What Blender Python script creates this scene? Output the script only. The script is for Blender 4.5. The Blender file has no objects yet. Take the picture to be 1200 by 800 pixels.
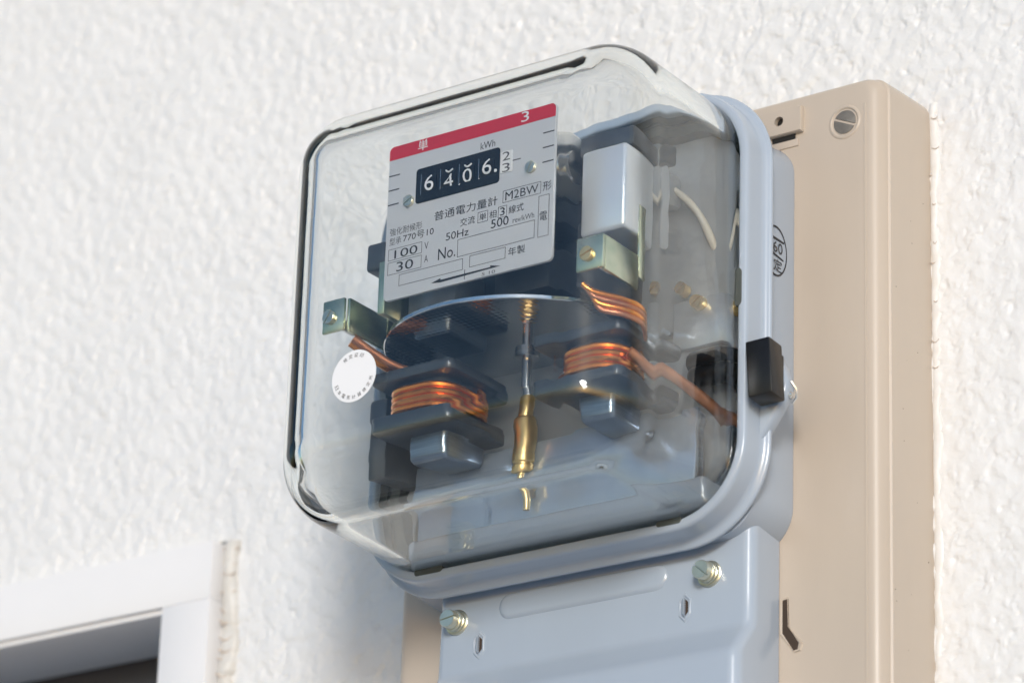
import bpy, bmesh, math, random
import numpy as np
from mathutils import Vector, Matrix

random.seed(7)
S = 0.001                                   # everything below is written in millimetres
sc = bpy.context.scene
COL = sc.collection

# ------------------------------------------------------------------ camera
def cam_axes(yaw, pitch, roll):
    y, p, r = map(math.radians, (yaw, pitch, roll))
    fwd = Vector((-math.sin(y) * math.cos(p), math.cos(y) * math.cos(p), math.sin(p)))
    right = Vector((math.cos(y), math.sin(y), 0))
    up = right.cross(fwd)
    return (math.cos(r) * right + math.sin(r) * up, -math.sin(r) * right + math.cos(r) * up, fwd)
RT, UP, FW = cam_axes(36.2, 22.1, 1.93)
cd = bpy.data.cameras.new('camera')
cam = bpy.data.objects.new('camera', cd); COL.objects.link(cam)
m = Matrix((RT, UP, -FW)).transposed().to_4x4()
m.translation = Vector((563.63, -810.10, -387.51)) * S
cam.matrix_world = m
cd.sensor_width = 36.0; cd.lens = 4550 / 1200 * 36
cd.clip_start = 0.01; cd.clip_end = 200
cd.dof.use_dof = True; cd.dof.focus_distance = 0.995; cd.dof.aperture_fstop = 13
sc.camera = cam

# ------------------------------------------------------------------ light
SUN_EL, SUN_AZ = 11.5, 148.0                # azimuth: compass-like, 180 = straight in front of the wall
az = math.radians(SUN_AZ); el = math.radians(SUN_EL)
sun_dir = Vector((math.sin(az) * math.cos(el), math.cos(az) * math.cos(el), math.sin(el)))
w = bpy.data.worlds.new('World'); sc.world = w; w.use_nodes = True
nt = w.node_tree; bg = nt.nodes['Background']
sky = nt.nodes.new('ShaderNodeTexSky'); sky.sky_type = 'NISHITA'; sky.sun_disc = False
sky.sun_elevation = el; sky.sun_rotation = az
sky.air_density = 1.0; sky.dust_density = 0.6; sky.ozone_density = 2.9
nt.links.new(sky.outputs[0], bg.inputs[0]); bg.inputs[1].default_value = 0.115
sd = bpy.data.lights.new('sun', 'SUN'); sd.energy = 1.25; sd.angle = math.radians(12); sd.color = (1.0, 0.99, 0.985)
sun = bpy.data.objects.new('sun', sd); COL.objects.link(sun)
sun.rotation_euler = (-sun_dir).to_track_quat('-Z', 'Y').to_euler()
vs = sc.view_settings
vs.view_transform = 'Standard'; vs.look = 'None'; vs.exposure = 0.6; vs.gamma = 1.0; vs.use_curve_mapping = False

sc.render.engine = 'CYCLES'
cy = sc.cycles
cy.max_bounces = 24; cy.transmission_bounces = 18; cy.glossy_bounces = 8; cy.diffuse_bounces = 5; cy.transparent_max_bounces = 12
cy.caustics_refractive = True; cy.caustics_reflective = True; cy.blur_glossy = 0.6
cy.sample_clamp_indirect = 20.0
cy.use_denoising = True
try: cy.denoiser = 'OPENIMAGEDENOISE'
except Exception: pass
cy.use_adaptive_sampling = False

# ------------------------------------------------------------------ materials
def mat(name, col, rough=0.5, metal=0.0, var=0.0, vscale=60.0, bump=0.0, bscale=800.0, spec=0.5, coat=0.0, col2=None, stretch=(1, 1, 1), rvar=0.0):
    m = bpy.data.materials.new(name); m.use_nodes = True
    t = m.node_tree; p = t.nodes['Principled BSDF']
    p.inputs['Base Color'].default_value = (*col, 1); p.inputs['Roughness'].default_value = rough
    p.inputs['Metallic'].default_value = metal; p.inputs['Specular IOR Level'].default_value = spec
    p.inputs['Coat Weight'].default_value = coat; p.inputs['Coat Roughness'].default_value = 0.12
    if var or col2 or bump or rvar:
        tc = t.nodes.new('ShaderNodeTexCoord'); mp = t.nodes.new('ShaderNodeMapping')
        mp.inputs['Scale'].default_value = stretch
        t.links.new(tc.outputs['Object'], mp.inputs[0])
    if var or col2:
        n = t.nodes.new('ShaderNodeTexNoise'); n.inputs['Scale'].default_value = vscale; n.inputs['Detail'].default_value = 6
        n.inputs['Roughness'].default_value = 0.6
        t.links.new(mp.outputs[0], n.inputs['Vector'])
        r = t.nodes.new('ShaderNodeValToRGB')
        a = col2 if col2 else tuple(c * (1 - var) for c in col); b = col if col2 else tuple(min(1, c * (1 + var)) for c in col)
        r.color_ramp.elements[0].color = (*a, 1); r.color_ramp.elements[1].color = (*b, 1)
        r.color_ramp.elements[0].position = 0.3; r.color_ramp.elements[1].position = 0.7
        t.links.new(n.outputs[0], r.inputs[0]); t.links.new(r.outputs[0], p.inputs['Base Color'])
    if rvar:
        n3 = t.nodes.new('ShaderNodeTexNoise'); n3.inputs['Scale'].default_value = 90; n3.inputs['Detail'].default_value = 5
        t.links.new(mp.outputs[0], n3.inputs['Vector'])
        mr = t.nodes.new('ShaderNodeMapRange'); mr.inputs[3].default_value = rough - rvar; mr.inputs[4].default_value = rough + rvar
        t.links.new(n3.outputs[0], mr.inputs[0]); t.links.new(mr.outputs[0], p.inputs['Roughness'])
    if bump:
        n2 = t.nodes.new('ShaderNodeTexNoise'); n2.inputs['Scale'].default_value = bscale; n2.inputs['Detail'].default_value = 4
        t.links.new(mp.outputs[0], n2.inputs['Vector'])
        bp = t.nodes.new('ShaderNodeBump'); bp.inputs['Strength'].default_value = bump; bp.inputs['Distance'].default_value = 0.0004
        t.links.new(n2.outputs[0], bp.inputs['Height']); t.links.new(bp.outputs[0], p.inputs['Normal'])
    return m

M = {}
M['wall'] = mat('white_stucco', (0.80, 0.797, 0.79), 0.33, var=0.025, vscale=25, bump=0.3, bscale=1100)
M['ground'] = mat('pale_concrete', (0.55, 0.55, 0.545), 0.85, var=0.12, vscale=3)
M['beige'] = mat('beige_plastic', (0.53, 0.45, 0.368), 0.36, var=0.045, vscale=26, bump=0.06, bscale=1600, rvar=0.08, stretch=(1, 1, 0.25))
M['beige_dirt'] = mat('beige_speck', (0.16, 0.12, 0.09), 0.8)
M['paint'] = mat('blue_grey_enamel', (0.385, 0.445, 0.525), 0.24, var=0.03, vscale=22, bump=0.05, bscale=420, coat=0.25, stretch=(1, 1, 0.35), rvar=0.06)
M['cast'] = mat('dark_blue_grey_casting', (0.075, 0.086, 0.10), 0.34, metal=0.2, var=0.12, vscale=70, bump=0.15)
M['inner'] = mat('grey_inner_enamel', (0.35, 0.385, 0.42), 0.4, var=0.06, vscale=30)
M['lamin'] = mat('laminated_iron', (0.22, 0.275, 0.35), 0.28, metal=0.7, var=0.25, vscale=40, stretch=(1, 1, 40))
M['steelplate'] = mat('bright_steel_plate', (0.55, 0.60, 0.66), 0.3, metal=0.5, var=0.08, vscale=40)
M['chrom'] = mat('chromated_steel', (0.66, 0.66, 0.50), 0.26, metal=0.85, col2=(0.40, 0.50, 0.36), vscale=90)
M['brass'] = mat('brass', (0.85, 0.62, 0.28), 0.42, metal=0.95, var=0.12, vscale=150)
M['zinc'] = mat('zinc_yellow_screw', (0.72, 0.70, 0.56), 0.28, metal=0.9, var=0.1, vscale=200)
M['silver'] = mat('silver_screw', (0.74, 0.73, 0.70), 0.22, metal=0.95)
M['copper'] = mat('enamelled_copper', (0.92, 0.32, 0.07), 0.26, metal=0.8, var=0.2, vscale=120, coat=0.2)
M['copper_dull'] = mat('dull_copper_lead', (0.55, 0.24, 0.13), 0.4, metal=0.7, var=0.2, vscale=120)
M['black'] = mat('black_plastic', (0.008, 0.008, 0.009), 0.3, var=0.2, vscale=80, spec=0.3)
M['blackprint'] = mat('black_print', (0.022, 0.022, 0.028), 0.5)
M['greyprint'] = mat('grey_print', (0.10, 0.10, 0.115), 0.5)
M['white'] = mat('white_plastic', (0.80, 0.82, 0.84), 0.35, var=0.02)
M['whiteprint'] = mat('white_print', (0.85, 0.86, 0.88), 0.5)
M['shield'] = mat('silver_shield', (0.78, 0.82, 0.86), 0.28, metal=0.45, var=0.04, vscale=50)
M['shield_blue'] = mat('pale_blue_shield', (0.40, 0.47, 0.56), 0.2, metal=0.35, var=0.12, vscale=40, stretch=(1, 1, 0.2))  # pale reflections low in the glass, put into a colour
M['wire'] = mat('cream_wire_sleeve', (0.78, 0.74, 0.64), 0.45)
M['plate'] = mat('satin_name_plate', (0.66, 0.68, 0.715), 0.42, metal=0.1, var=0.015, vscale=30)
M['red'] = mat('red_print', (0.64, 0.025, 0.05), 0.42)
M['gasket'] = mat('dark_gasket', (0.06, 0.07, 0.065), 0.55)
M['paper'] = mat('white_paper_seal', (0.86, 0.86, 0.87), 0.5)
M['caulk'] = mat('cream_sealant', (0.72, 0.71, 0.68), 0.45, col2=(0.60, 0.57, 0.52), vscale=150, bump=0.3, bscale=500)
M['caulk_white'] = mat('white_sealant', (0.79, 0.785, 0.775), 0.42, col2=(0.73, 0.70, 0.66), vscale=180, bump=0.3, bscale=500)
M['frame'] = mat('white_window_paint', (0.80, 0.80, 0.81), 0.3, var=0.01)
M['sash'] = mat('dark_sash', (0.055, 0.055, 0.06), 0.4)
M['dark'] = mat('dark_hollow', (0.012, 0.011, 0.010), 0.8)
M['brown'] = mat('brown_hollow', (0.05, 0.032, 0.022), 0.8)
M['crease'] = mat('brown_crease_dirt', (0.56, 0.48, 0.41), 0.7)  # brown tone of the seam lines on the sealant
M['greyscrew'] = mat('weathered_screw', (0.22, 0.20, 0.175), 0.6, metal=0.4, var=0.2, vscale=300)

# aluminium disc: mirror-like, with fine rows of stamped dots
def disc_material():
    m = mat('aluminium_disc', (0.66, 0.66, 0.66), 0.10, metal=1.0)
    t = m.node_tree; p = t.nodes['Principled BSDF']
    tc = t.nodes.new('ShaderNodeTexCoord'); vo = t.nodes.new('ShaderNodeTexVoronoi')
    vo.inputs['Scale'].default_value = 620; vo.inputs['Randomness'].default_value = 0.0
    t.links.new(tc.outputs['Object'], vo.inputs['Vector'])
    bp = t.nodes.new('ShaderNodeBump'); bp.inputs['Strength'].default_value = 0.18; bp.inputs['Distance'].default_value = 0.0003
    t.links.new(vo.outputs['Distance'], bp.inputs['Height'])
    M['disc_dots'] = m
    t.links.new(bp.outputs[0], p.inputs['Normal'])
    M['disc'] = mat('aluminium_disc_plain', (0.66, 0.66, 0.66), 0.08, metal=1.0)
disc_material()

def glass_material():
    m = bpy.data.materials.new('moulded_glass'); m.use_nodes = True
    t = m.node_tree; t.nodes.clear()
    o = t.nodes.new('ShaderNodeOutputMaterial'); g = t.nodes.new('ShaderNodeBsdfGlass')
    g.inputs['IOR'].default_value = 1.47; g.inputs['Roughness'].default_value = 0.0
    g.inputs['Color'].default_value = (1, 1, 1, 1)
    va = t.nodes.new('ShaderNodeVolumeAbsorption'); va.inputs['Color'].default_value = (0.45, 0.62, 0.50, 1); va.inputs['Density'].default_value = 14.0
    tc = t.nodes.new('ShaderNodeTexCoord'); mp = t.nodes.new('ShaderNodeMapping'); mp.inputs['Scale'].default_value = (0.45, 1.0, 1.2)
    n = t.nodes.new('ShaderNodeTexNoise'); n.inputs['Scale'].default_value = 60; n.inputs['Detail'].default_value = 1.5
    bp = t.nodes.new('ShaderNodeBump'); bp.inputs['Strength'].default_value = 0.03; bp.inputs['Distance'].default_value = 0.0012
    sx_ = t.nodes.new('ShaderNodeSeparateXYZ'); t.links.new(tc.outputs['Object'], sx_.inputs[0])
    mr = t.nodes.new('ShaderNodeMapRange'); mr.inputs[1].default_value = -0.0995; mr.inputs[2].default_value = -0.096; mr.inputs[3].default_value = 0.02; mr.inputs[4].default_value = 0.10
    t.links.new(sx_.outputs[1], mr.inputs[0]); t.links.new(mr.outputs[0], bp.inputs['Strength'])
    t.links.new(tc.outputs['Object'], mp.inputs[0]); t.links.new(mp.outputs[0], n.inputs['Vector'])
    t.links.new(n.outputs[0], bp.inputs['Height']); t.links.new(bp.outputs[0], g.inputs['Normal'])
    t.links.new(g.outputs[0], o.inputs['Surface']); t.links.new(va.outputs[0], o.inputs['Volume'])
    M['glass'] = m
    k = mat('window_glass', (0.02, 0.02, 0.022), 0.05); M['pane'] = k
glass_material()

# ------------------------------------------------------------------ mesh helpers (mm; x right, d out of the wall, z up)
def P(x, d, z): return (x * S, -d * S, z * S)

def link(name, me, material, parent=None):
    o = bpy.data.objects.new(name, me); COL.objects.link(o)
    if material: me.materials.append(M[material] if isinstance(material, str) else material)
    if parent is not None:
        o.parent = parent
        o.matrix_parent_inverse = ROOT_INV.get(parent.name, Matrix.Identity(4))
    return o
ROOT_INV = {}

class B:
    """collects verts / faces in mm and links them as one mesh object"""
    def __init__(s): s.v = []; s.f = []
    def add(s, vs, fs):
        k = len(s.v); s.v += vs; s.f += [tuple(i + k for i in f) for f in fs]; return s
    def box(s, x0, x1, d0, d1, z0, z1):
        return s.add([(x, d, z) for x in (x0, x1) for d in (d0, d1) for z in (z0, z1)],
                     [(0, 1, 3, 2), (4, 6, 7, 5), (0, 4, 5, 1), (2, 3, 7, 6), (0, 2, 6, 4), (1, 5, 7, 3)])
    def loft(s, loops, cap0=True, cap1=True, closed=True):
        n = len(loops[0]); vs = [p for l in loops for p in l]; fs = []
        for i in range(len(loops) - 1):
            for j in range(n if closed else n - 1):
                a, b = i * n + j, i * n + (j + 1) % n
                fs.append((a, b, b + n, a + n))
        if cap0: fs.append(tuple(range(n))[::-1])
        if cap1: fs.append(tuple((len(loops) - 1) * n + j for j in range(n)))
        return s.add(vs, fs)
    def cyl(s, c, axis, r0, r1, L, n=24):
        """from c along axis ('x','d','z' or vector) for length L"""
        ax = {'x': Vector((1, 0, 0)), 'd': Vector((0, 1, 0)), 'z': Vector((0, 0, 1))}.get(axis, None) if isinstance(axis, str) else Vector(axis).normalized()
        u = ax.orthogonal().normalized(); w2 = ax.cross(u); c = Vector(c)
        lp = lambda q, r: [tuple(q + r * (math.cos(2 * math.pi * k / n) * u + math.sin(2 * math.pi * k / n) * w2)) for k in range(n)]
        return s.loft([lp(c, r0), lp(c + ax * L, r1)])
    def lathe(s, c, axis, prof, n=28):
        ax = {'x': Vector((1, 0, 0)), 'd': Vector((0, 1, 0)), 'z': Vector((0, 0, 1))}[axis]
        u = ax.orthogonal().normalized(); w2 = ax.cross(u); c = Vector(c)
        return s.loft([[tuple(c + ax * h + max(r, 1e-3) * (math.cos(2 * math.pi * k / n) * u + math.sin(2 * math.pi * k / n) * w2)) for k in range(n)] for r, h in prof])
    def tube(s, pts, r, n=10, closed=False):
        pts = [Vector(p) for p in pts]; loops = []; prev = None; N = len(pts)
        for i, p in enumerate(pts):
            if closed: t = pts[(i + 1) % N] - pts[i - 1]
            else: t = pts[min(i + 1, N - 1)] - pts[max(i - 1, 0)]
            t.normalize()
            if prev is None: u = t.orthogonal().normalized()
            else: u = (prev - t * prev.dot(t)).normalized()
            prev = u; w2 = t.cross(u)
            rr = r[i] if isinstance(r, (list, tuple)) else r
            loops.append([tuple(p + rr * (math.cos(2 * math.pi * k / n) * u + math.sin(2 * math.pi * k / n) * w2)) for k in range(n)])
        if closed:
            loops.append(loops[0]); return s.loft(loops, False, False)
        return s.loft(loops)
    def build(s, name, material, parent=None, bevel=0, seg=2, angle=35, smooth=True):
        me = bpy.data.meshes.new(name)
        me.from_pydata([P(*p) for p in s.v], [], s.f)
        bm = bmesh.new(); bm.from_mesh(me)
        bmesh.ops.remove_doubles(bm, verts=bm.verts, dist=1e-7)
        if bevel:
            es = [e for e in bm.edges if len(e.link_faces) == 2 and e.calc_face_angle(0) > math.radians(30)]
            bmesh.ops.bevel(bm, geom=es, offset=bevel * S, segments=seg, profile=0.5, affect='EDGES', clamp_overlap=True)
        bmesh.ops.recalc_face_normals(bm, faces=bm.faces)
        bm.to_mesh(me); bm.free()
        if smooth:
            me.shade_smooth(); me.set_sharp_from_angle(angle=math.radians(angle))
        return link(name, me, material, parent)

def rrect(x0, x1, z0, z1, r, d, n=10):
    """rounded rectangle loop in the x-z plane at depth d (r: one radius or 4: tr, tl, bl, br)"""
    rs = r if isinstance(r, (list, tuple)) else (r,) * 4
    out = []
    for (cx, cz, sx, sz, a0), q in zip(((x1, z1, -1, -1, 0), (x0, z1, 1, -1, 90), (x0, z0, 1, 1, 180), (x1, z0, -1, 1, 270)), rs):
        q = max(q, 0.01)
        for k in range(n + 1):
            a = math.radians(a0 + 90 * k / n)
            out.append((cx + sx * q + q * math.cos(a), d, cz + sz * q + q * math.sin(a)))
    return out

def poly(pts, d0, d1, ch=0.0):
    """extruded outline [(x, z)...] between depths; optional front chamfer is left to bevel"""
    b = B(); b.loft([[(x, d0, z) for x, z in pts], [(x, d1, z) for x, z in pts]]); return b

def thing(name, label, cat, base, group=None):
    o = bpy.data.objects.new(name, None); COL.objects.link(o); o.empty_display_size = 0.01
    o.location = P(*base); o['label'] = label; o['category'] = cat
    if group: o['group'] = group
    ROOT_INV[o.name] = Matrix.Translation(-Vector(o.location))
    return o

def text_mesh(body):
    c = bpy.data.curves.new('t', 'FONT'); c.body = body; c.align_x = 'LEFT'; c.resolution_u = 3
    o = bpy.data.objects.new('t', c); COL.objects.link(o)
    me = bpy.data.meshes.new_from_object(o.evaluated_get(bpy.context.evaluated_depsgraph_get()))
    bpy.data.objects.remove(o); bpy.data.curves.remove(c)
    return me

def text(body, x0, x1, z0, z1, d, material, parent, name='lettering', bold=0.0, frame=None, label=None):
    """flat print: glyphs stretched to fill the box x0..x1, z0..z1 on the plane at depth d; frame maps (u, v, d) to mm"""
    me = text_mesh(body)
    n = len(me.vertices)
    if n == 0: return None
    co = np.empty(n * 3); me.vertices.foreach_get('co', co); co = co.reshape(-1, 3)
    lo, hi = co.min(0), co.max(0)
    u = x0 + (co[:, 0] - lo[0]) / max(hi[0] - lo[0], 1e-6) * (x1 - x0)
    v = z0 + (co[:, 1] - lo[1]) / max(hi[1] - lo[1], 1e-6) * (z1 - z0)
    frame = frame or (lambda a, b, q: (a, q, b))
    pts = np.array([P(*frame(a, b, d)) for a, b in zip(u, v)])
    me.vertices.foreach_set('co', pts.ravel()); me.update()
    me.name = name
    o = link(name, me, material, parent)
    if label: o['label'] = label
    return o

def outline(x0, x1, z0, z1, t, d, material, parent, name='printed_frame'):
    b = B()
    for a in ((x0, x1, z0, z0 + t), (x0, x1, z1 - t, z1), (x0, x0 + t, z0 + t, z1 - t), (x1 - t, x1, z0 + t, z1 - t)):
        b.box(a[0], a[1], d, d + 0.05, a[2], a[3])
    return b.build(name, material, parent, smooth=False)

def slotted_screw(name, x, d, z, r, h, material, parent, ang=40, washer=0.0, slot=0.22):
    """cheese-head screw standing on depth d, slot cut as a real groove"""
    b = B()
    n = 28; a = math.radians(ang); w2 = r * slot * 0.5; dep = h * 0.45
    prof = [(r * 0.98, 0), (r, h * 0.15), (r, h - dep)]
    b.loft([[(x + q * math.cos(2 * math.pi * k / n), d + hh, z + q * math.sin(2 * math.pi * k / n)) for k in range(n)] for q, hh in prof])
    for sgn in (-1, 1):                      # two half discs beside the slot
        t0 = math.asin(w2 / r); arc = [t0 + (math.pi - 2 * t0) * k / 14 for k in range(15)]
        pts = [(r * math.cos(t) , sgn * r * math.sin(t)) for t in arc]
        rot = lambda p, q: (x + q * (p[0] * math.cos(a) - p[1] * math.sin(a)), z + q * (p[0] * math.sin(a) + p[1] * math.cos(a)))
        lo = [(rot(p, 1)[0], d + h - dep, rot(p, 1)[1]) for p in pts]
        mi = [(rot(p, 1)[0], d + h * 0.9, rot(p, 1)[1]) for p in pts]
        hi = [(rot(p, 0.93)[0], d + h, rot(p, 0.93)[1]) for p in pts]
        b.loft([lo, mi, hi])
    o = b.build(name, material, parent, angle=30)
    return o

# ------------------------------------------------------------------ wall (white sprayed stucco, real relief)
def band(nz, nx, step, lam, width, seed, aniso=(1, 1)):
    rng = np.random.default_rng(seed)
    F = np.fft.rfft2(rng.standard_normal((nz, nx)))
    fz = np.fft.fftfreq(nz, step)[:, None] * aniso[1]; fx = np.fft.rfftfreq(nx, step)[None, :] * aniso[0]
    f = np.hypot(fx, fz) * lam
    g = np.fft.irfft2(F * np.exp(-((f - 1) / width) ** 2), s=(nz, nx))
    return g / g.std()

def stucco(nz, nx, step):
    def ss(v, a, b): t = np.clip((v - a) / (b - a), 0, 1); return t * t * (3 - 2 * t)
    lump = band(nz, nx, step, 8.5, 0.8, 1) + 0.5 * band(nz, nx, step, 5.0, 0.7, 2); lump = np.tanh(lump * 0.75)
    fine = band(nz, nx, step, 3.0, 0.7, 3)
    w1 = band(nz, nx, step, 9.0, 0.75, 6) + 0.35 * band(nz, nx, step, 3.6, 0.7, 7)      # crease lines, broken up
    w2 = band(nz, nx, step, 6.0, 0.75, 8) + 0.35 * band(nz, nx, step, 3.0, 0.7, 9)
    m1 = ss(band(nz, nx, step, 11.0, 0.9, 10), -0.5, 0.9); m2 = ss(band(nz, nx, step, 9.0, 0.9, 11), 0.1, 1.2)
    crease = m1 * np.exp(-(w1 / 0.17) ** 2) + 0.8 * m2 * np.exp(-(w2 / 0.19) ** 2)
    swell = band(nz, nx, step, 40.0, 0.7, 4)
    return 0.26 * lump + 0.045 * fine - 0.58 * crease + 0.12 * swell

OPEN_X0, OPEN_X1, OPEN_Z0, OPEN_Z1 = -760.0, -143.0, -900.0, -36.5       # window opening
def build_wall():
    step = 0.5; x0, x1, z0, z1 = -300.0, 200.0, -140.0, 225.0
    nx = int((x1 - x0) / step) + 1; nz = int((z1 - z0) / step) + 1
    X = np.linspace(x0, x1, nx); Z = np.linspace(z0, z1, nz)
    H = stucco(nz, nx, step) * 0.92 - 0.1
    co = np.empty((nz, nx, 3)); co[..., 0] = X[None, :]; co[..., 1] = -H; co[..., 2] = Z[:, None]
    idx = np.arange(nz * nx).reshape(nz, nx)
    q = np.stack([idx[:-1, :-1], idx[:-1, 1:], idx[1:, 1:], idx[1:, :-1]], -1)
    keep = ~((X[None, 1:] < OPEN_X1) & (Z[1:, None] < OPEN_Z1))
    q = q[keep]
    V = co.reshape(-1, 3)
    ext = []
    for a, b, c, d in ((-3000, 3000, z1, 1400), (x1, 3000, -1600, z1), (-3000, OPEN_X0, -1600, z1), (OPEN_X0, x0, OPEN_Z1, z1),
                       (OPEN_X0, OPEN_X1, -1600, OPEN_Z0), (OPEN_X1, x1, -1600, z0)):
        ext += [(a, 0, c), (b, 0, c), (b, 0, d), (a, 0, d)]
    base = len(V); V = np.vstack([V, np.array(ext, float)]) * S
    q = np.vstack([q, np.arange(len(ext)).reshape(-1, 4) + base])
    me = bpy.data.meshes.new('wall')
    me.vertices.add(len(V)); me.vertices.foreach_set('co', V.ravel())
    me.loops.add(q.size); me.loops.foreach_set('vertex_index', q.ravel().astype(np.int32))
    me.polygons.add(len(q)); me.polygons.foreach_set('loop_start', np.arange(0, q.size, 4, dtype=np.int32))
    me.update(calc_edges=True); me.shade_smooth()
    o = link('wall', me, 'wall'); o['kind'] = 'structure'
    o['label'] = 'white sprayed stucco wall behind the meter'
    return o
wall = build_wall()

g = B(); g.add([(-6000, -3, -1600), (6000, -3, -1600), (6000, 12000, -1600), (-6000, 12000, -1600)], [(0, 1, 2, 3)])
go = g.build('ground', 'ground', smooth=False); go['kind'] = 'structure'  # unseen floor plane, added to bounce light up and show in the glass

# unseen overhang added above the picture to keep the high sky off the wall
eo = B().box(-3000, 3000, -3, 500, 1000, 1120).build('eave', 'wall', smooth=False); eo['kind'] = 'structure'

# ------------------------------------------------------------------ lumpy sealant bead
def sealant(name, path, wid, hgt, parent, seed, lump=5.0, material='caulk'):
    """path [(x, z)...] at the wall; width and height of a lumpy half-round bead"""
    rng = random.Random(seed); pts = []
    for (ax, az_), (bx, bz) in zip(path[:-1], path[1:]):
        L = math.hypot(bx - ax, bz - az_); k = max(2, int(L / 0.7))
        pts += [(ax + (bx - ax) * i / k, az_ + (bz - az_) * i / k) for i in range(k)]
    pts.append(path[-1])
    loops = []; n = 14; ph = rng.random() * 6
    acc = 0
    for i, (x, z) in enumerate(pts):
        q = pts[min(i + 1, len(pts) - 1)]; p0 = pts[max(i - 1, 0)]
        tx, tz = q[0] - p0[0], q[1] - p0[1]; l = math.hypot(tx, tz) or 1; nx_, nz_ = tz / l, -tx / l
        acc += 0.7 / lump * (0.35 + 1.3 * rng.random()) * (1 + 0.6 * math.sin(i * 0.05 + ph))
        s = abs(math.sin(math.pi * acc + ph)) ** 0.6
        w2 = wid * (0.80 + 0.16 * s + 0.14 * math.sin(acc * 1.7 + ph) + 0.05 * (rng.random() - .5)); h = hgt * (0.65 + 0.3 * s + 0.25 * math.sin(acc * 2.3))
        loop = []
        for k in range(n):
            a = math.pi * k / (n - 1)
            loop.append((x + nx_ * (0.5 - 0.5 * math.cos(a)) * w2, -1.2 + (h + 1.2) * max(0.0, math.sin(a)) ** 0.8, z + nz_ * (0.5 - 0.5 * math.cos(a)) * w2))
        loops.append(loop)
    b = B(); b.loft(loops, closed=False, cap0=False, cap1=False)
    return b.build(name, material, parent, angle=80)

# ------------------------------------------------------------------ window, lower left
win = thing('window', 'white framed window with dark pane, cut off by the lower left corner', 'window', (-455, 0, -900)); win['kind'] = 'thing'
def bar(name, x0, x1, d0, d1, z0, z1, material='frame', bevel=0.2):
    return B().box(x0, x1, d0, d1, z0, z1).build(name, material, win, bevel=bevel)
bar('frame_head', -776, -129.0, -4, 6.0, -40.0, -22.6)
bar('frame_jamb', -146.8, -129.0, -4, 6.0, -904, -40.02)
bar('frame_jamb', -776, -758.4, -4, 5.8, -904, -40.1)
bar('frame_sill', -790, -116, -4, 30, -925, -904.2)
bar('soffit', -757.8, -147.2, -26.5, 4.4, -41.6, -36.0, bevel=0.6)
bar('reveal', -147.2, -142.6, -42, 4.2, -899.5, -41.7, bevel=0.4)
bar('reveal', -762.4, -757.8, -42, 4.2, -899.5, -41.7, bevel=0.4)
bar('sash_rail', -757.6, -147.4, -46, -27, -77, -36.2, 'sash', 0.8)
bar('sash_stile', -186, -147.4, -46, -27.4, -899, -77.2, 'sash', 0.8)
bar('sash_stile', -757.6, -720, -46, -27.4, -899, -77.2, 'sash', 0.8)
bar('pane', -719.5, -186.5, -40, -36, -899, -77.5, 'pane', 0)
sealant('sealant_bead', [(-129.0, -22.0), (-128.8, -60), (-128.6, -200)], -6.6, 2.2, win, 5, 7.5)
rw = random.Random(8)
for k in range(11):
    z = -23.2 - k * 4.4 + rw.uniform(-1.5, 1.5); L = rw.uniform(2.5, 5.5); x = -128.4 + rw.uniform(0, 1.2); sag = rw.uniform(0.4, 1.6)
    B().tube([(x + L * t / 6, 2.1 - 0.9 * t / 6, z - sag * math.sin(math.pi * t / 6)) for t in range(7)], [0.2, 0.3, 0.36, 0.36, 0.32, 0.25, 0.12], 6).build('sealant_crease', 'crease', win)
sealant('sealant_bead', [(-300, -22.2), (-129, -22.2)], -1.4, 1.2, win, 6, 8.0)

# ------------------------------------------------------------------ beige mounting board
board = thing('mounting_board', 'tall beige plastic mounting board on the wall behind the meter', 'mounting board', (27, 0, -400))
BX0, BX1, BZ0, BZ1, BD = -49.0, 104.6, -400.0, 60.6, 23.2
b = B(); lo = []
for d, ins in ((-1.0, 0.0), (12, 0.5), (19.0, 0.9), (19.3, 1.5), (20.4, 1.75), (21.6, 2.3), (22.5, 3.2), (23.0, 4.3), (23.2, 5.4)):
    lo.append(rrect(BX0 + ins, BX1 - ins, BZ0 + ins, BZ1 - ins * 0.55, 5.2 - ins * 0.35, d, 8))
lo.append(rrect(BX0 + 9, BX1 - 9, BZ0 + 9, BZ1 - 7, 2, 23.2, 8))
b.loft(lo)
b.build('board_body', 'beige', board, angle=40)
# a fine moulded line along the right edge
B().box(98.2, 98.9, 23.0, 23.38, -390, 52).build('moulded_line', 'beige', board, bevel=0.15)
# hanging tab with a hole and the slot under it
tab = B(); ring = [(72.6 + 1.45 * math.cos(a), 53.2 + 1.45 * math.sin(a)) for a in [2 * math.pi * k / 44 for k in range(44)]]
def hole_plate(x0, x1, z0, z1, r, cx, cz, hr, d0, d1):
    o = []; inner = []; N = 64
    for k in range(N):
        a = 2 * math.pi * (k + 0.5) / N; c, t = math.cos(a), math.sin(a)
        tx = ((x1 - cx) if c > 0 else (x0 - cx)) / c; tz = ((z1 - cz) if t > 0 else (z0 - cz)) / t
        L = min(tx, tz); o.append((cx + L * c, 0, cz + L * t)); inner.append((cx + hr * c, cz + hr * t))
    q = B()
    loops = [[(p[0], d0, p[2]) for p in o], [(p[0], d1 - 0.35, p[2]) for p in o], [(cx + (p[0] - cx) * 0.965, d1, cz + (p[2] - cz) * 0.94) for p in o],
             [(i[0], d1, i[1]) for i in inner], [(i[0], d0, i[1]) for i in inner]]
    q.loft(loops, cap0=False, cap1=True); return q
hole_plate(67.4, 80.2, 48.2, 55.6, 0.8, 73.4, 52.2, 1.35, 23.1, 24.9).build('hanging_tab', 'beige', board)
B().cyl((73.4, 23.25, 52.2), 'd', 1.4, 1.4, 0.15).build('tab_hole', 'dark', board)
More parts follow.
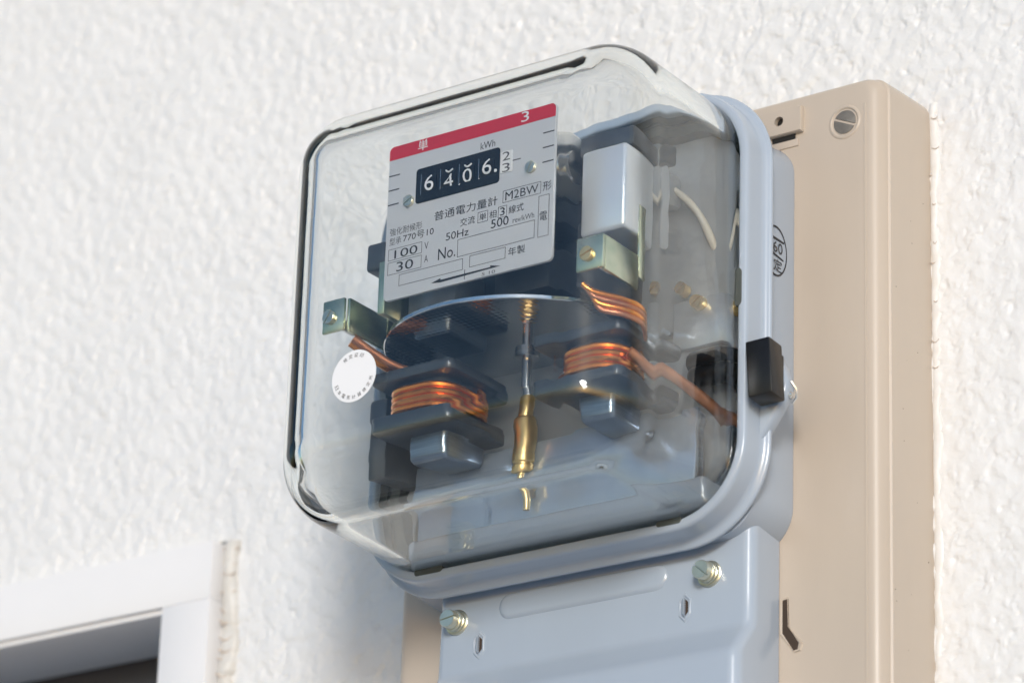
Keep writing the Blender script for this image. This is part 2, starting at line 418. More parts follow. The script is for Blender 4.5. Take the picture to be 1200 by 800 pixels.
B().box(70.6, 77.6, 23.1, 23.6, 46.6, 48.3).build('slot_opening', 'dark', board)
B().box(69.4, 78.6, 23.0, 23.6, 44.6, 46.8).build('slot_lip', 'beige', board, bevel=0.2)
# countersunk fixing screw in a raised ring
b = B(); b.lathe((92.6, 23.1, 47.9), 'd', [(4.9, 0), (4.7, 0.3), (4.4, 0.45), (4.1, 0.45), (3.75, 0.2), (3.6, -0.1)], 36); b.build('screw_collar', 'beige', board)
slotted_screw('fixing_screw', 92.6, 22.7, 47.9, 3.3, 0.75, 'greyscrew', board, ang=-25, slot=0.22)
# bent keyhole slot right of the terminal cover
pts = [(74.4, -79.8), (76.0, -79.6), (76.2, -87.0), (79.2, -91.6), (78.9, -93.2), (77.7, -93.4), (74.4, -88.4)]
poly(pts, 23.0, 23.42).build('bent_slot', 'brown', board)
o = [(x + (1 if x > 76 else -1) * 0.5, z) for x, z in pts]
b = B(); rim = [(x, 23.42, z) for x, z in pts]; rim2 = [(76.4 + (x - 76.4) * 1.28, 23.6, -86.5 + (z + 86.5) * 1.06) for x, z in pts]; rim3 = [(76.4 + (x - 76.4) * 1.4, 23.15, -86.5 + (z + 86.5) * 1.08) for x, z in pts]
b.loft([rim, rim2, rim3], False, False); b.build('slot_rim', 'beige', board)
sealant('sealant_bead', [(104.0, 59.5), (104.2, 40), (104.2, 0), (104.2, -60), (104.0, -180)], -3.4, 0.35, board, 11, 4.6, 'caulk_white')
rq = random.Random(21)
for k in range(9):                           # thin brown seam lines across the bead
    z = 57 - k * 9.0 + rq.uniform(-2.6, 2.6); L = rq.uniform(0.8, 2.4); x = 104.6 + rq.uniform(0, 1.0); sag = rq.uniform(0.2, 0.9)
    B().tube([(x + L * t / 6, 0.55 - 0.35 * t / 6, z - sag * math.sin(math.pi * t / 6)) for t in range(7)], [0.08, 0.13, 0.16, 0.16, 0.14, 0.11, 0.06], 6).build('sealant_crease', 'crease', board)
rng = random.Random(3)
for k in range(16):
    z = rng.uniform(-120, 50)
    dd = rng.uniform(2, 18)
    B().cyl((104.55 - dd * 0.045, dd, z), 'x', rng.uniform(0.12, 0.30), 0.08, 0.12, 7).build('dirt_speck', 'beige_dirt', board, smooth=False)

# ------------------------------------------------------------------ the meter
meter = thing('electricity_meter', 'square electricity meter with clear glass cover and blue-grey metal case', 'electricity meter', (19.5, 23.2, -66))
CX = 19.5
# base body
b = B(); lo = []
for d, ins, r in ((23.25, 0.0, 9.0), (24.2, -0.15, 9.2), (33, 0.8, 9), (39.0, 1.2, 9), (39.2, 2.0, 8)):
    lo.append(rrect(CX - 57.8 + ins, CX + 57.8 - ins, -66.6 + ins * 0.5, 45.5 - ins, (r, r, r + 2, r + 2), d, 10))
b.loft(lo)
base = b.build('base', 'paint', meter, angle=30)

# emblem printed on the right side of the base
def side(u, v, q): return (77.32 - (u - 23.2) * 0.055 + q, u, v)
b = B(); n = 40
ring_o = [(31.6 + 5.0 * math.cos(2 * math.pi * k / n), 12.0 + 7.0 * math.sin(2 * math.pi * k / n)) for k in range(n)]
ring_i = [(31.6 + 4.65 * math.cos(2 * math.pi * k / n), 12.0 + 6.6 * math.sin(2 * math.pi * k / n)) for k in range(n)]
b.loft([[side(u, v, 0.0) for u, v in ring_o], [side(u, v, 0.10) for u, v in ring_o], [side(u, v, 0.10) for u, v in ring_i], [side(u, v, 0.0) for u, v in ring_i]], False, False)
b.build('emblem_ring', 'blackprint', base, smooth=False)
def side_bar(name, u0, v0, u1, v1, t):
    l = math.hypot(u1 - u0, v1 - v0); nx_, nz_ = -(v1 - v0) / l * t / 2, (u1 - u0) / l * t / 2
    q = [(u0 + nx_, v0 + nz_), (u1 + nx_, v1 + nz_), (u1 - nx_, v1 - nz_), (u0 - nx_, v0 - nz_)]
    b = B(); b.loft([[side(u, v, 0.0) for u, v in q], [side(u, v, 0.10) for u, v in q]]); return b.build(name, 'blackprint', base, smooth=False)
side_bar('emblem_bar', 33.9, 15.6, 27.9, 15.2, 0.5)
side_bar('emblem_bar', 33.7, 15.6, 34.0, 7.8, 0.55)
side_bar('emblem_bar', 33.4, 11.2, 28.2, 10.2, 0.4)
text('60', -32.8, -28.6, 11.6, 14.6, 0.1, 'blackprint', base, 'emblem_lettering', frame=lambda a, c, q: side(-a, c, q))
text('定', -32.6, -28.8, 6.4, 9.8, 0.1, 'blackprint', base, 'emblem_lettering', frame=lambda a, c, q: side(-a, c, q))

# glass outline by depth
GD, GC, GT = 100.0, 12.5, 4.2               # front depth, width of the moulded chamfer, wall thickness
def g_rect(t, off):
    return (CX + 0.6 - 57.4 - 0.4 * t + off, CX + 0.6 + 56.0 - 1.4 * t - off, -63.2 + 2.4 * t + off, 51.4 + 2.2 * t - off)
def fillet(pts, rads, n=8):
    out = [pts[0]]
    for p0, p1, p2, rad in zip(pts[:-2], pts[1:-1], pts[2:], rads):
        a = (Vector(p0) - Vector(p1)).normalized(); c = (Vector(p2) - Vector(p1)).normalized(); P1 = Vector(p1)
        for k in range(n + 1):
            t = k / n
            out.append(tuple((P1 + a * rad) * (1 - t) ** 2 + P1 * 2 * t * (1 - t) + (P1 + c * rad) * t ** 2))
    out.append(pts[-1]); return out
def glass_loops(th):
    k = th * math.tan(math.radians(22.5))
    prof = fillet([(th, 44.5), (th, GD - GC - k), (GC + k, GD - th), (GC + k + 12, GD - th)], (7.5, 5.5) if th == 0 else (5.8, 4.0))
    prof = [prof[0]] + [(th, d) for d in (52, 60, 68, 76)] + prof[1:-1] + [(GC + k + 9.5, GD - th)]
    loops = []
    for ins, d in prof:
        x0, x1, z0, z1 = g_rect(min(1.0, max(0.0, (d - 44.5) / (GD - GC - 44.5))), ins)
        loops.append(rrect(x0, x1, z0, z1, max(17.0 - ins * 0.95, 4.0), d, 14))
    return loops
outer, inner = glass_loops(0.0), glass_loops(GT)
b = B(); b.loft(inner[::-1] + outer, True, True)
glass = b.build('glass_cover', 'glass', meter, angle=180)

# clamping ring around the glass
def g45(off): return rrect(*[q for q in (CX - 56.6 - off, CX + 56.6 + off, -63.2 - off, 51.4 + off)], max(19 + off, 1), 0, 14)
prof = [(-2.6, 39.4), (-2.6, 43.6), (0.36, 43.8), (0.36, 48.2), (0.5, 48.7), (0.9, 48.95), (1.5, 49.0), (2.4, 48.9), (2.8, 48.65), (3.0, 48.2), (3.1, 47.4), (3.25, 43.0), (3.4, 42.2), (3.8, 41.6), (4.6, 41.25), (5.1, 41.1), (5.35, 40.8), (5.35, 40.2), (5.0, 39.8), (2.0, 39.4)]
b = B(); lp = []
for off, d in prof: lp.append([(p[0], d, p[2]) for p in g45(off)])
lp.append(lp[0]); b.loft(lp, False, False)
ringo = b.build('clamping_ring', 'paint', meter, angle=50)
# dark gasket under the glass rim
b = B(); lp = []
for off, d in [(-6.6, 39.3), (-6.6, 43.9), (-4.6, 44.36), (-0.3, 44.36), (0.06, 44.5), (0.06, 47.5), (0.32, 47.5), (0.32, 43.84), (-2.64, 43.64), (-2.64, 39.45)]: lp.append([(p[0], d, p[2]) for p in g45(off)])
lp.append(lp[0]); b.loft(lp, False, False); b.build('gasket', 'gasket', meter)
b = B(); b.loft([rrect(CX - 50.4, CX + 50.4, -57, 45.2, 13, 39.25, 10), rrect(CX - 50.4, CX + 50.4, -57, 45.2, 13, 39.9, 10)]); b.build('inner_floor', 'inner', meter)
# gasket tongues that lap over the ring
def tongue(x0, x1, z0, z1): 
    q = min(x1 - x0, z1 - z0) * 0.48; bb = B(); bb.loft([rrect(x0, x1, z0, z1, q, 46.5, 6), rrect(x0, x1, z0, z1, q, 48.95, 6), rrect(x0 + .2, x1 - .2, z0 + .2, z1 - .2, q - .15, 49.1, 6)]); return bb.build('gasket_tongue', 'gasket', meter)
tongue(CX + 55.6, CX + 58.3, -9.6, 0.8)
tongue(-22.5, -13.4, -64.6, -62.6)
tongue(53.0, 60.6, -64.6, -62.6)

# sealing ear and black seal block on the right flank
ear = [(79.5, -17.5), (83.0, -20.0), (86.0, -25.5), (87.3, -30.5), (86.6, -33.6), (79.5, -44.0), (74, -44), (74, -17.5)]
poly(ear, 38.2, 42.6).build('sealing_ear', 'paint', meter, bevel=1.0, seg=3)
blk = B().box(-3.4, 3.4, -3.6, 3.6, -7.6, 7.6)
rot = Matrix.Rotation(math.radians(-4), 3, 'Y') @ Matrix.Rotation(math.radians(-5), 3, 'Z')
blk.v = [tuple(Vector((84.0, 47.6, -28.4)) + rot @ Vector(v)) for v in blk.v]
sb = blk.build('seal_block', 'black', meter, bevel=0.45)
B().box(81.6, 86.4, 42.5, 44.5, -33.5, -23).build('seal_post', 'black', meter, bevel=0.3)
B().lathe((86.6, 40.2, -32.8), 'x', [(0.9, 0), (1.0, 0.5), (0.5, 0.9)], 14).build('ear_rivet', 'silver', meter)
B().tube([(87.6, 41.0, -29.5), (88.6, 40.2, -31.5), (88.2, 39.6, -33.6), (86.8, 39.4, -34.8)], 0.35, 8).build('seal_wire', 'silver', meter)

# ------------------------------------------------------------------ terminal cover under the meter
tcv = []
TX0, TX1, TD = -24.2, 73.4, 36.0
def trow(d_out, z, ins=0.0):
    """one row of the folded sheet: left return, front, right return"""
    r = 3.2; row = []
    x0, x1 = TX0 + ins - (66.5 + z) * -0.02, TX1 - ins
    row.append((x0, 23.4, z)); row.append((x0, d_out - r, z))
    for k in range(1, 7):
        a = math.radians(90 * k / 6); row.append((x0 + r * (1 - math.cos(a)), d_out - r + r * math.sin(a), z))
    for k in range(0, 7):
        a = math.radians(90 * k / 6); row.append((x1 - r + r * math.sin(a), d_out - r + r * math.cos(a), z))
    row.append((x1, 23.4, z)); return row
rows = [trow(36.0, -62), trow(36.0, -80), trow(36.0, -87.6), trow(36.15, -88.6), trow(36.6, -89.6), trow(37.4, -90.6)]
rows += [trow(41.4, -95.6), trow(42.2, -96.6), trow(42.7, -97.8), trow(42.8, -99.0), trow(42.8, -120), trow(42.8, -190)]
b = B(); b.loft(rows, False, False, closed=False)
tc_o = b.build('terminal_cover', 'paint', meter, angle=60)
B().box(TX0 + 3, TX1 - 3, 23.4, 27, -190, -63).build('terminal_block', 'black', tc_o)
# pressed stadium rib
def stadium(x0, x1, zc, h, d, n=12):
    q = []
    for k in range(n + 1):
        a = math.radians(-90 + 180 * k / n); q.append((x1 - h + h * math.cos(a), d, zc + h * math.sin(a)))
    for k in range(n + 1):
        a = math.radians(90 + 180 * k / n); q.append((x0 + h + h * math.cos(a), d, zc + h * math.sin(a)))
    return q
b = B(); b.loft([stadium(-4.2, 48.2, -72.4, 3.6, 35.9), stadium(-4.0, 48.0, -72.4, 3.4, 36.1), stadium(-3.5, 47.5, -72.4, 2.9, 36.45), stadium(-2.9, 46.9, -72.4, 2.3, 36.6), stadium(-1.4, 45.4, -72.4, 0.9, 36.62)], False, True)
b.build('pressed_rib', 'paint', tc_o, angle=60)
for sx, sz, ang in ((-17.6, -74.2, 8), (60.8, -74.2, -40)):
    q = B(); q.lathe((sx, 35.9, sz), 'd', [(3.5, 0), (3.5, 0.35), (3.2, 0.55), (2.4, 0.6)], 28); q.build('washer', 'zinc', tc_o)
    q = B(); q.lathe((sx + 0.1, 36.4, sz), 'd', [(2.7, 0), (2.85, 0.2), (2.85, 0.7), (2.6, 0.9), (2.2, 0.95), (2.2, 1.2), (2.6, 1.3), (2.75, 1.5), (2.75, 1.9), (2.2, 2.1)], 28); q.build('spring_washer', 'zinc', tc_o)
    slotted_screw('terminal_screw', sx, 38.4, sz, 2.45, 2.3, 'zinc', tc_o, ang=ang, slot=0.16)
for lx, lz in ((-10.2, -81.4), (53.6, -81.8)):
    # lanced eyelet: a pressed hexagonal lip round a bent tongue and a dark slit
    hx = [(0, 3.7), (1.7, 2.0), (1.7, -1.8), (0, -3.7), (-1.7, -2.0), (-1.7, 1.8)]
    q = B(); q.loft([[(lx + k * u, d, lz + k * v) for u, v in hx] for k, d in ((1.12, 35.95), (1.0, 36.35), (0.86, 36.42), (0.78, 36.05))], False, True); q.build('lance', 'paint', tc_o, bevel=0.12, angle=50)
    q = B(); q.loft([[(lx - 1.1, 36.1, lz + 1.4), (lx - 1.1, 36.1, lz - 1.6), (lx, 36.1, lz - 2.7), (lx, 36.1, lz + 2.7)], [(lx - 0.9, 36.5, lz + 1.3), (lx - 0.9, 36.5, lz - 1.5), (lx + 0.25, 37.4, lz - 2.2), (lx + 0.25, 37.4, lz + 2.2)]]); q.build('lance_tongue', 'paint', tc_o, bevel=0.1)
    q = B(); q.loft([[(lx + u, d, lz + v) for u, v in ((0.1, 2.2), (0.95, 1.3), (0.95, -1.2), (0.1, -2.2))] for d in (36.06, 36.12)]); q.build('lance_slit', 'brown', tc_o)

# ------------------------------------------------------------------ name plate
LX0, LX1, LZ0, LZ1, LD = -6.9, 45.9, -4.2, 39.5, 85.4
b = B(); b.loft([rrect(LX0, LX1, LZ0, LZ1, 1.5, LD - 0.8, 6), rrect(LX0, LX1, LZ0, LZ1, 1.5, LD - 0.1, 6), rrect(LX0 + .1, LX1 - .1, LZ0 + .1, LZ1 - .1, 1.4, LD, 6)])
plate = b.build('name_plate', 'plate', meter, angle=30)
T = LD + 0.06
b = B(); b.loft([rrect(LX0 + .1, LX1 - .1, 35.5, LZ1 - .1, (1.4, 1.4, 0.05, 0.05), T - 0.04, 6), rrect(LX0 + .1, LX1 - .1, 35.5, LZ1 - .1, (1.4, 1.4, 0.05, 0.05), T, 6)]); b.build('red_band', 'red', plate, smooth=False)
T2 = T + 0.05
text('単', 2.4, 5.6, 36.1, 39.2, T2, 'whiteprint', plate)
text('3', 35.2, 37.6, 36.3, 39.2, T2, 'whiteprint', plate)
text('kWh', 22.6, 27.2, 31.6, 33.6, T, 'blackprint', plate)
for z in (31.0, 26.9, 22.8):
    B().box(-6.7, -3.2, T - 0.04, T, z - 0.16, z + 0.16).build('tick_mark', 'blackprint', plate, smooth=False)
    B().box(42.2, 45.6, T - 0.04, T, z + 0.35, z + 0.67).build('tick_mark', 'blackprint', plate, smooth=False)
text('普通電力量計', 8.6, 28.6, 14.9, 17.5, T, 'blackprint', plate)
text('M2BW', 31.0, 41.2, 15.4, 17.8, T, 'blackprint', plate)
outline(30.2, 42.0, 14.9, 18.3, 0.13, T - 0.04, 'greyprint', plate)
text('形', 42.6, 45.2, 15.3, 17.9, T, 'blackprint', plate)
text('交流', 17.0, 21.6, 11.4, 13.6, T, 'blackprint', plate)
text('単', 23.0, 25.2, 11.6, 13.6, T, 'blackprint', plate); outline(22.5, 25.7, 11.1, 14.1, 0.12, T - 0.04, 'greyprint', plate)
text('相', 26.2, 28.4, 11.4, 13.6, T, 'blackprint', plate)
text('3', 29.5, 31.0, 11.5, 13.7, T, 'blackprint', plate); outline(28.9, 31.6, 11.0, 14.1, 0.12, T - 0.04, 'greyprint', plate)
text('線式', 32.2, 36.8, 11.4, 13.6, T, 'blackprint', plate)
text('強化耐候形', -5.6, 4.8, 13.8, 15.9, T, 'greyprint', plate)
text('型承', -5.6, -1.8, 11.2, 13.2, T, 'greyprint', plate)
text('770号10', -1.2, 8.6, 11.2, 13.4, T, 'blackprint', plate)
text('50Hz', 12.6, 19.8, 8.5, 10.6, T, 'blackprint', plate)
text('500', 26.8, 32.3, 8.6, 11.0, T, 'blackprint', plate)
text('rev/kWh', 33.6, 40.2, 8.6, 10.1, T, 'greyprint', plate)
text('電', 41.9, 44.2, 7.2, 9.6, T, 'blackprint', plate); outline(41.4, 44.7, 2.8, 14.2, 0.13, T - 0.04, 'greyprint', plate)
text('100', -3.8, 3.6, 7.2, 9.6, T, 'blackprint', plate); outline(-5.8, 5.0, 6.9, 10.1, 0.12, T - 0.04, 'greyprint', plate)
text('V', 5.8, 7.1, 7.6, 9.6, T, 'greyprint', plate)
text('30', -3.0, 2.4, 3.4, 6.0, T, 'blackprint', plate); outline(-5.8, 5.0, 2.9, 6.4, 0.12, T - 0.04, 'greyprint', plate)
text('A', 5.9, 7.1, 4.0, 6.0, T, 'greyprint', plate)
text('No.', 10.3, 15.8, 3.6, 6.8, T, 'blackprint', plate)
outline(16.4, 40.4, 3.1, 8.0, 0.13, T - 0.04, 'greyprint', plate)
outline(20.4, 31.6, -0.6, 2.6, 0.13, T - 0.04, 'greyprint', plate)
text('年製', 32.5, 37.7, -0.3, 2.0, T, 'blackprint', plate)
outline(-2.0, 18.3, -0.8, 2.4, 0.13, T - 0.04, 'greyprint', plate)
b = B(); b.loft([[(8.4, T - .04, -2.35), (11.4, T - .04, -1.55), (11.4, T - .04, -2.0), (27.0, T - .04, -1.95), (27.0, T - .04, -1.5), (30.2, T - .04, -2.3), (11.4, T - .04, -2.75)],
                 [(8.4, T, -2.35), (11.4, T, -1.55), (11.4, T, -2.0), (27.0, T, -1.95), (27.0, T, -1.5), (30.2, T, -2.3), (11.4, T, -2.75)]]); b.build('printed_arrow', 'blackprint', plate, smooth=False)
B().box(18.9, 19.1, T - 0.04, T, -3.6, -0.9).build('printed_tick', 'greyprint', plate, smooth=False)
text('5 10', 24.4, 28.6, -3.9, -3.0, T, 'greyprint', plate)
for sx, sz, a in ((0.3, 22.4, 30), (38.8, 22.8, 65)):
    slotted_screw('plate_screw', sx, LD, sz, 1.55, 0.9, 'zinc', plate, ang=a, slot=0.2)

# register: black window with number wheels
reg = B(); reg.loft([rrect(2.3, 28.9, 21.1, 30.9, 0.9, LD - 0.05, 6), rrect(2.3, 28.9, 21.1, 30.9, 0.9, LD + 0.18, 6), rrect(2.6, 28.6, 21.4, 30.6, 0.7, LD + 0.28, 6)])
rego = reg.build('register', 'black', meter, angle=30)
def wheel(x0, x1, material):
    R = 7.5; c = LD + 0.62 - R
    bb = B(); bb.cyl((x0, c, 26.0), 'x', R, R, x1 - x0, 72); return bb.build('number_wheel', material, rego)
def onwheel(a, c, q):
    R = 7.5 + 0.06; cc = LD + 0.62 - 7.5
    t = (c - 26.0) / R; t = max(-1.2, min(1.2, t))
    return (a, cc + R * math.cos(t), 26.0 + R * math.sin(t))
for x0, s, z0, z1 in ((4.6, '6', 23.9, 28.3), (10.8, '4', 23.1, 26.9), (16.8, '0', 23.3, 27.0), (23.0, '6', 24.0, 28.4)):
    wheel(x0 - 0.3, x0 + 4.4, 'black')
    text(s, x0 + 0.8, x0 + 3.7, z0, z1, 0, 'whiteprint', rego, 'wheel_digit', frame=onwheel)
    B().box(x0 - 0.45, x0 - 0.33, LD + 0.3, LD + 0.55, 23.2, 28.9).build('wheel_gap', 'silver', rego, smooth=False)
for x0 in (10.8, 16.8):
    bb = B(); bb.tube([onwheel(x0 + 1.2 + 2.2 * k / 8, 28.3 - 0.7 * math.sin(math.pi * k / 8), 0) for k in range(9)], 0.24, 6); bb.build('wheel_digit', 'whiteprint', rego)
B().lathe((27.8, LD + 0.3, 24.5), 'd', [(0.45, 0), (0.45, 0.1)], 14).build('decimal_point', 'whiteprint', rego)
w5 = B(); w5.loft([rrect(29.2, 32.8, 23.3, 29.2, 0.2, LD - 0.05, 4), rrect(29.2, 32.8, 23.3, 29.2, 0.2, LD + 0.2, 4)]); w5.build('white_wheel', 'whiteprint', rego)
text('2', 29.8, 32.2, 26.6, 29.0, LD + 0.26, 'greyprint', rego, 'wheel_digit'); text('3', 29.8, 32.2, 23.4, 25.8, LD + 0.26, 'greyprint', rego, 'wheel_digit')
B().box(32.9, 35.4, LD - 0.02, LD + 0.05, 26.0, 26.3).build('printed_tick', 'greyprint', rego, smooth=False)

# round paper seal on the glass
n = 48; sx, sz, sr = -4.9, -29.3, 7.0
b = B(); b.lathe((sx, GD + 0.02, sz), 'd', [(sr, 0), (sr, 0.12)], 48); seal = b.build('paper_seal', 'paper', meter, smooth=False)
def ring_text(chars, a0, a1, rad, size, flip):
    for k, c in enumerate(chars):
        a = math.radians(a0 + (a1 - a0) * k / (len(chars) - 1))
        cx, cz = sx + rad * math.cos(a), sz + rad * math.sin(a)
        ph = a - math.pi / 2 if not flip else a + math.pi / 2
        fr = lambda u, v, q, cx=cx, cz=cz, ph=ph: (cx + u * math.cos(ph) - v * math.sin(ph), q, cz + u * math.sin(ph) + v * math.cos(ph))
        text(c, -size / 2, size / 2, -size / 2, size / 2, GD + 0.2, 'greyprint', seal, 'seal_lettering', frame=fr)
ring_text('検定証印', 122, 66, 5.6, 1.15, False)
ring_text('日本電気計器検定所', 203, 344, 5.7, 1.1, True)

# ------------------------------------------------------------------ mechanism behind the name plate
# rotor
DX, DDp, DZ, DR = 13.4, 49.6, -9.6, 37.4
b = B(); b.lathe((DX, DDp, DZ), 'z', [(DR * 0.55, -0.62), (DR - 0.25, -0.62), (DR, -0.4), (DR, 0.4), (DR - 0.25, 0.62), (1.5, 0.62)], 96)
disc = b.build('rotor_disc', 'disc', meter, angle=40)
disc.data.materials.append(M['disc_dots'])
for p_ in disc.data.polygons:
    r_ = math.hypot(p_.center.x / S - DX, -p_.center.y / S - DDp)
    if p_.normal.z < -0.9 and r_ > DR * 0.5: p_.material_index = 1
B().lathe((DX, DDp, DZ), 'z', [(2.6, -2.2), (3.2, -1.9), (3.2, -0.5)], 28).build('hub', 'silver', disc)
B().lathe((DX, DDp, -24), 'z', [(1.35, 0), (1.35, 52)], 20).build('shaft', 'silver', meter)
B().lathe((DX, DDp, -46.5), 'z', [(0.9, -3.5), (1.0, 0), (2.3, 0.2), (2.9, 1.2), (2.9, 4), (2.6, 4.4), (2.6, 5.0), (3.0, 5.4), (3.0, 17.6), (2.6, 18.6), (2.0, 19.0), (2.0, 26), (1.7, 26.6)], 28).build('lower_bearing', 'brass', meter)
B().lathe((DX, DDp, 28), 'z', [(2.2, 0), (2.8, 0.5), (2.8, 6), (2.0, 7)], 20).build('upper_bearing', 'brass', meter)

# current coils on the lower iron core
core = B(); core.box(-22, 61, 41, 45.2, -50, -33)
coreo = core.build('iron_core', 'lamin', meter, bevel=1.6, seg=3)
for x in (-12, 39):
    B().box(x, x + 12, 48.2, 66, -40, -13.5).build('core_leg', 'lamin', coreo, bevel=1.6, seg=3)
def rr_path(x0, x1, d0, d1, r, z0, z1, n=6):
    o = rrect(x0, x1, d0, d1, r, 0, n); N = len(o)
    return [(p[0], p[2], z0 + (z1 - z0) * i / N) for i, p in enumerate(o)]
for x0, x1 in ((-18.5, 6.5), (32.5, 57.5)):
    pts = []
    for t in range(4):
        pts += rr_path(x0 + 2.4, x1 - 2.4, 50.5, 71.5, 7, -28.6 + t * 1.75, -28.6 + (t + 1) * 1.75, 6)
    cb = B(); cb.tube(pts, 0.92, 8); cb.build('copper_winding', 'copper', coreo)
    for z, ex in ((-20.8, 0.8), (-33.0, 0.5)):
        o2 = rrect(x0 - ex, x1 + ex, 48.5, 74.0, 2.5, 0, 6)
        q = B(); q.loft([[(p[0], p[2], z) for p in o2], [(p[0], p[2], z + 2.9) for p in o2]]); q.build('bobbin_flange', 'cast', coreo, bevel=0.5)
    q = B(); o2 = rrect(x0 + 3, x1 - 3, 51.5, 70.5, 6, 0, 6); q.loft([[(p[0], p[2], -32) for p in o2], [(p[0], p[2], -19) for p in o2]]); q.build('bobbin', 'cast', coreo)

# cast frame behind the plate
fr = B(); fr.box(-5, 44, 58, 63, -4, 36); frame_o = fr.build('cast_frame', 'cast', meter, bevel=1.0)
B().box(-9.5, -6.0, 40, 62, 4, 10).build('frame_arm', 'cast', frame_o, bevel=0.6)
B().box(41.5, 46.0, 40, 72, -6, 12).build('frame_arm', 'cast', frame_o, bevel=0.8)
B().box(0, 39, 63.1, 82, 12, 34).build('register_housing', 'cast', frame_o, bevel=1.2)
for x in (0.3, 38.8):
    B().cyl((x, 63, 22.5), 'd', 2.2, 2.0, 21.4).build('plate_post', 'silver', frame_o)
B().box(-6, 9, 63.1, 76, -8.5, 6).build('gear_bracket', 'steelplate', frame_o, bevel=0.5)
B().box(20, 37, 63.2, 74, -5, 6).build('gear_bracket', 'cast', frame_o, bevel=0.5)
B().cyl((28, 66, 2), 'x', 5.0, 5.0, 3.0, 30).build('worm_wheel', 'brass', frame_o)
# blue-grey peg left of the plate
B().box(-15.0, -8.8, 76, 83.0, 6.8, 14.6).build('plate_bracket', 'cast', meter, bevel=0.9)
B().box(-9.6, -7.4, 66, 84.2, -6.5, 8.0).build('upright_strip', 'chrom', meter, bevel=0.25)

# upper (voltage) electromagnet
vm = B(); vm.box(-4, 43, 40, 57.8, 2, 36); vmo = vm.build('voltage_magnet', 'lamin', meter, bevel=0.6)
pts = []
for t in range(9): pts += rr_path(6, 33, 66 - 26, 66 - 7.5, 5, -5.5 + t * 0.8, -5.5 + (t + 1) * 0.8, 4)
B().tube(pts, 0.55, 6).build('voltage_winding', 'copper', vmo)

# bright drum at the right end of the register
b = B(); b.lathe((30, 72.5, 27.3), 'x', [(9.3, 0), (9.6, 0.4), (9.6, 5.6), (9.2, 6.2), (9.2, 7.4), (9.6, 7.8), (9.6, 10.2), (8.8, 10.8), (4.5, 10.9), (4.3, 11.6), (1.6, 11.7)], 48); b.build('bright_drum', 'silver', meter)

# white shield and right-hand plates
B().box(45.5, 60.0, 58, 76, 5.5, 29.0).build('silver_shield', 'shield', meter, bevel=1.2, seg=3)
B().box(42.4, 60.2, 56.2, 73, 29.2, 35.0).build('shield_cap', 'cast', meter, bevel=1.0)
B().box(42, 51, 40, 50, 25.5, 35.0).build('side_casting', 'inner', meter, bevel=1.2)

# zinc-plated fixing brackets, one on each side of the disc
def bracket(sgn, xt, xw):
    q = B()
    x0, x1 = sorted((xt, xw)); t = 1.1
    q.box(x0, x1, 85.0, 86.1, -9.3, -0.3)                       # front tab
    e = xw
    q.box(min(e, e - sgn * t), max(e, e - sgn * t), 69.0, 84.98, -9.6, -0.3)     # web running back
    q.box(min(e, e - sgn * t), max(e, e - sgn * t), 65.0, 68.98, -6.0, 14.0)
    return q.build('fixing_bracket', 'chrom', meter, bevel=0.35)
brl = bracket(-1, -26.2, -19.0); brr = bracket(1, 52.4, 60.4)
slotted_screw('bracket_screw', -23.6, 86.1, -5.2, 1.9, 1.1, 'zinc', brl, ang=55)
slotted_screw('bracket_screw', 56.0, 86.1, -5.2, 1.9, 1.1, 'brass', brr, ang=20)
q = B()
for k in range(7): q.lathe((56.0, 84.0 - k * 1.25, -5.2), 'd', [(1.2, -0.6), (1.7, -0.3), (1.2, 0.0)], 18)
q.build('screw_thread', 'silver', brr)
B().cyl((-23.6, 76, -5.2), 'd', 1.5, 1.5, 9).build('screw_thread', 'silver', brl)

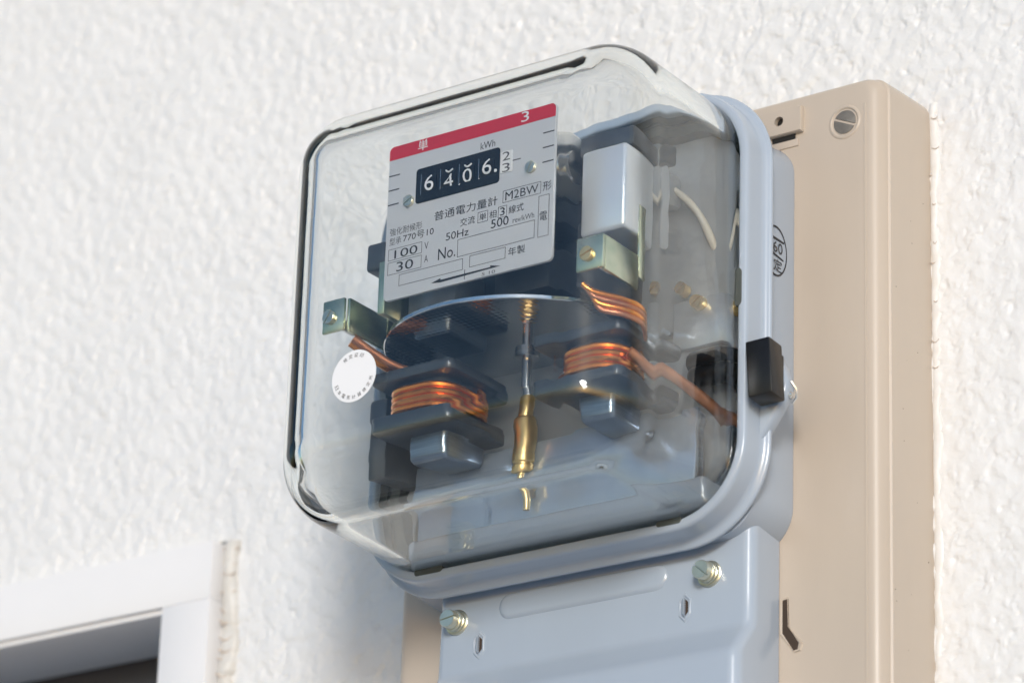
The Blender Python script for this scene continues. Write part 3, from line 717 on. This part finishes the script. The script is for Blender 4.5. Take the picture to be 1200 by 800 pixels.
# copper leads
def lead(name, pts, r, material, n=10):
    P_ = [Vector(p) for p in pts]; out = []
    for i in range(len(P_) - 1):
        p0 = P_[max(i - 1, 0)]; p1 = P_[i]; p2 = P_[i + 1]; p3 = P_[min(i + 2, len(P_) - 1)]
        for k in range(8):
            t = k / 8
            out.append(0.5 * ((2 * p1) + (p2 - p0) * t + (2 * p0 - 5 * p1 + 4 * p2 - p3) * t * t + (3 * p1 - p0 - 3 * p2 + p3) * t ** 3))
    out.append(P_[-1])
    b = B(); b.tube(out, r, n); return b.build(name, material, meter, angle=60)
lead('copper_lead', [(-21.0, 80, -10.2), (-18.5, 76, -12.6), (-15, 71, -15.5), (-10, 66, -17.0)], 1.5, 'copper')
lead('copper_lead', [(-19.5, 81, -10.0), (-16.6, 77, -12.8), (-12.5, 72, -16.0), (-8, 66, -17.4)], 1.1, 'copper_dull')
for k in range(4):
    lead('copper_lead', [(51.5 + k * 0.6, 82 - k, -10.6 - 0.3 * k), (54, 80.0 - k * 0.8, -12.6 - 1.2 * k), (59, 74, -13.6 - 1.35 * k), (61.5, 68, -14.6 - 1.35 * k), (59.5, 62, -16.5 - 1.2 * k)], 0.75, 'copper' if k % 2 == 0 else 'copper_dull')
lead('copper_strap', [(57, 68, -25), (61, 62, -28.5), (65, 55, -32.5), (67.5, 48, -36), (67, 40.3, -39)], 1.5, 'copper_dull')
lead('wire_sleeve', [(44, 44, 35.5), (49, 43, 31.5), (54, 42.3, 26.8), (58, 41.8, 21.5), (60.5, 40.8, 15.5), (61, 39.0, 12.5)], 1.0, 'wire')
for k, (x, z) in enumerate(((63.8, -20.5), (64.6, -24.6))):
    b = B(); b.lathe((x - 6, 45.0, z), 'x', [(2.4, 0), (2.9, 1), (2.9, 9.5), (2.4, 10.5)], 20); b.build('black_sleeve', 'black', meter)
B().box(50, 66, 40, 41.6, -14.5, -1.0).build('terminal_strap', 'steelplate', meter, bevel=0.4)
for x, z in ((53.6, 1.6), (58.4, -3.0)):
    slotted_screw('terminal_stud', x, 41.4, z, 1.9, 3.0, 'brass', meter, ang=30)
# lower casting inside the case
B().box(-26, 65, 40, 48, -57.5, -51).build('lower_casting', 'paint', meter, bevel=1.5, seg=3)
B().box(-23, 62, 46.0, 47.6, -57, -33.5).build('lower_shield', 'shield_blue', meter, bevel=0.5)  # added plate whose pale colour imitates reflections below the coils
B().box(-30, -24, 40, 60, -40, -18).build('side_casting', 'cast', meter, bevel=1.2)
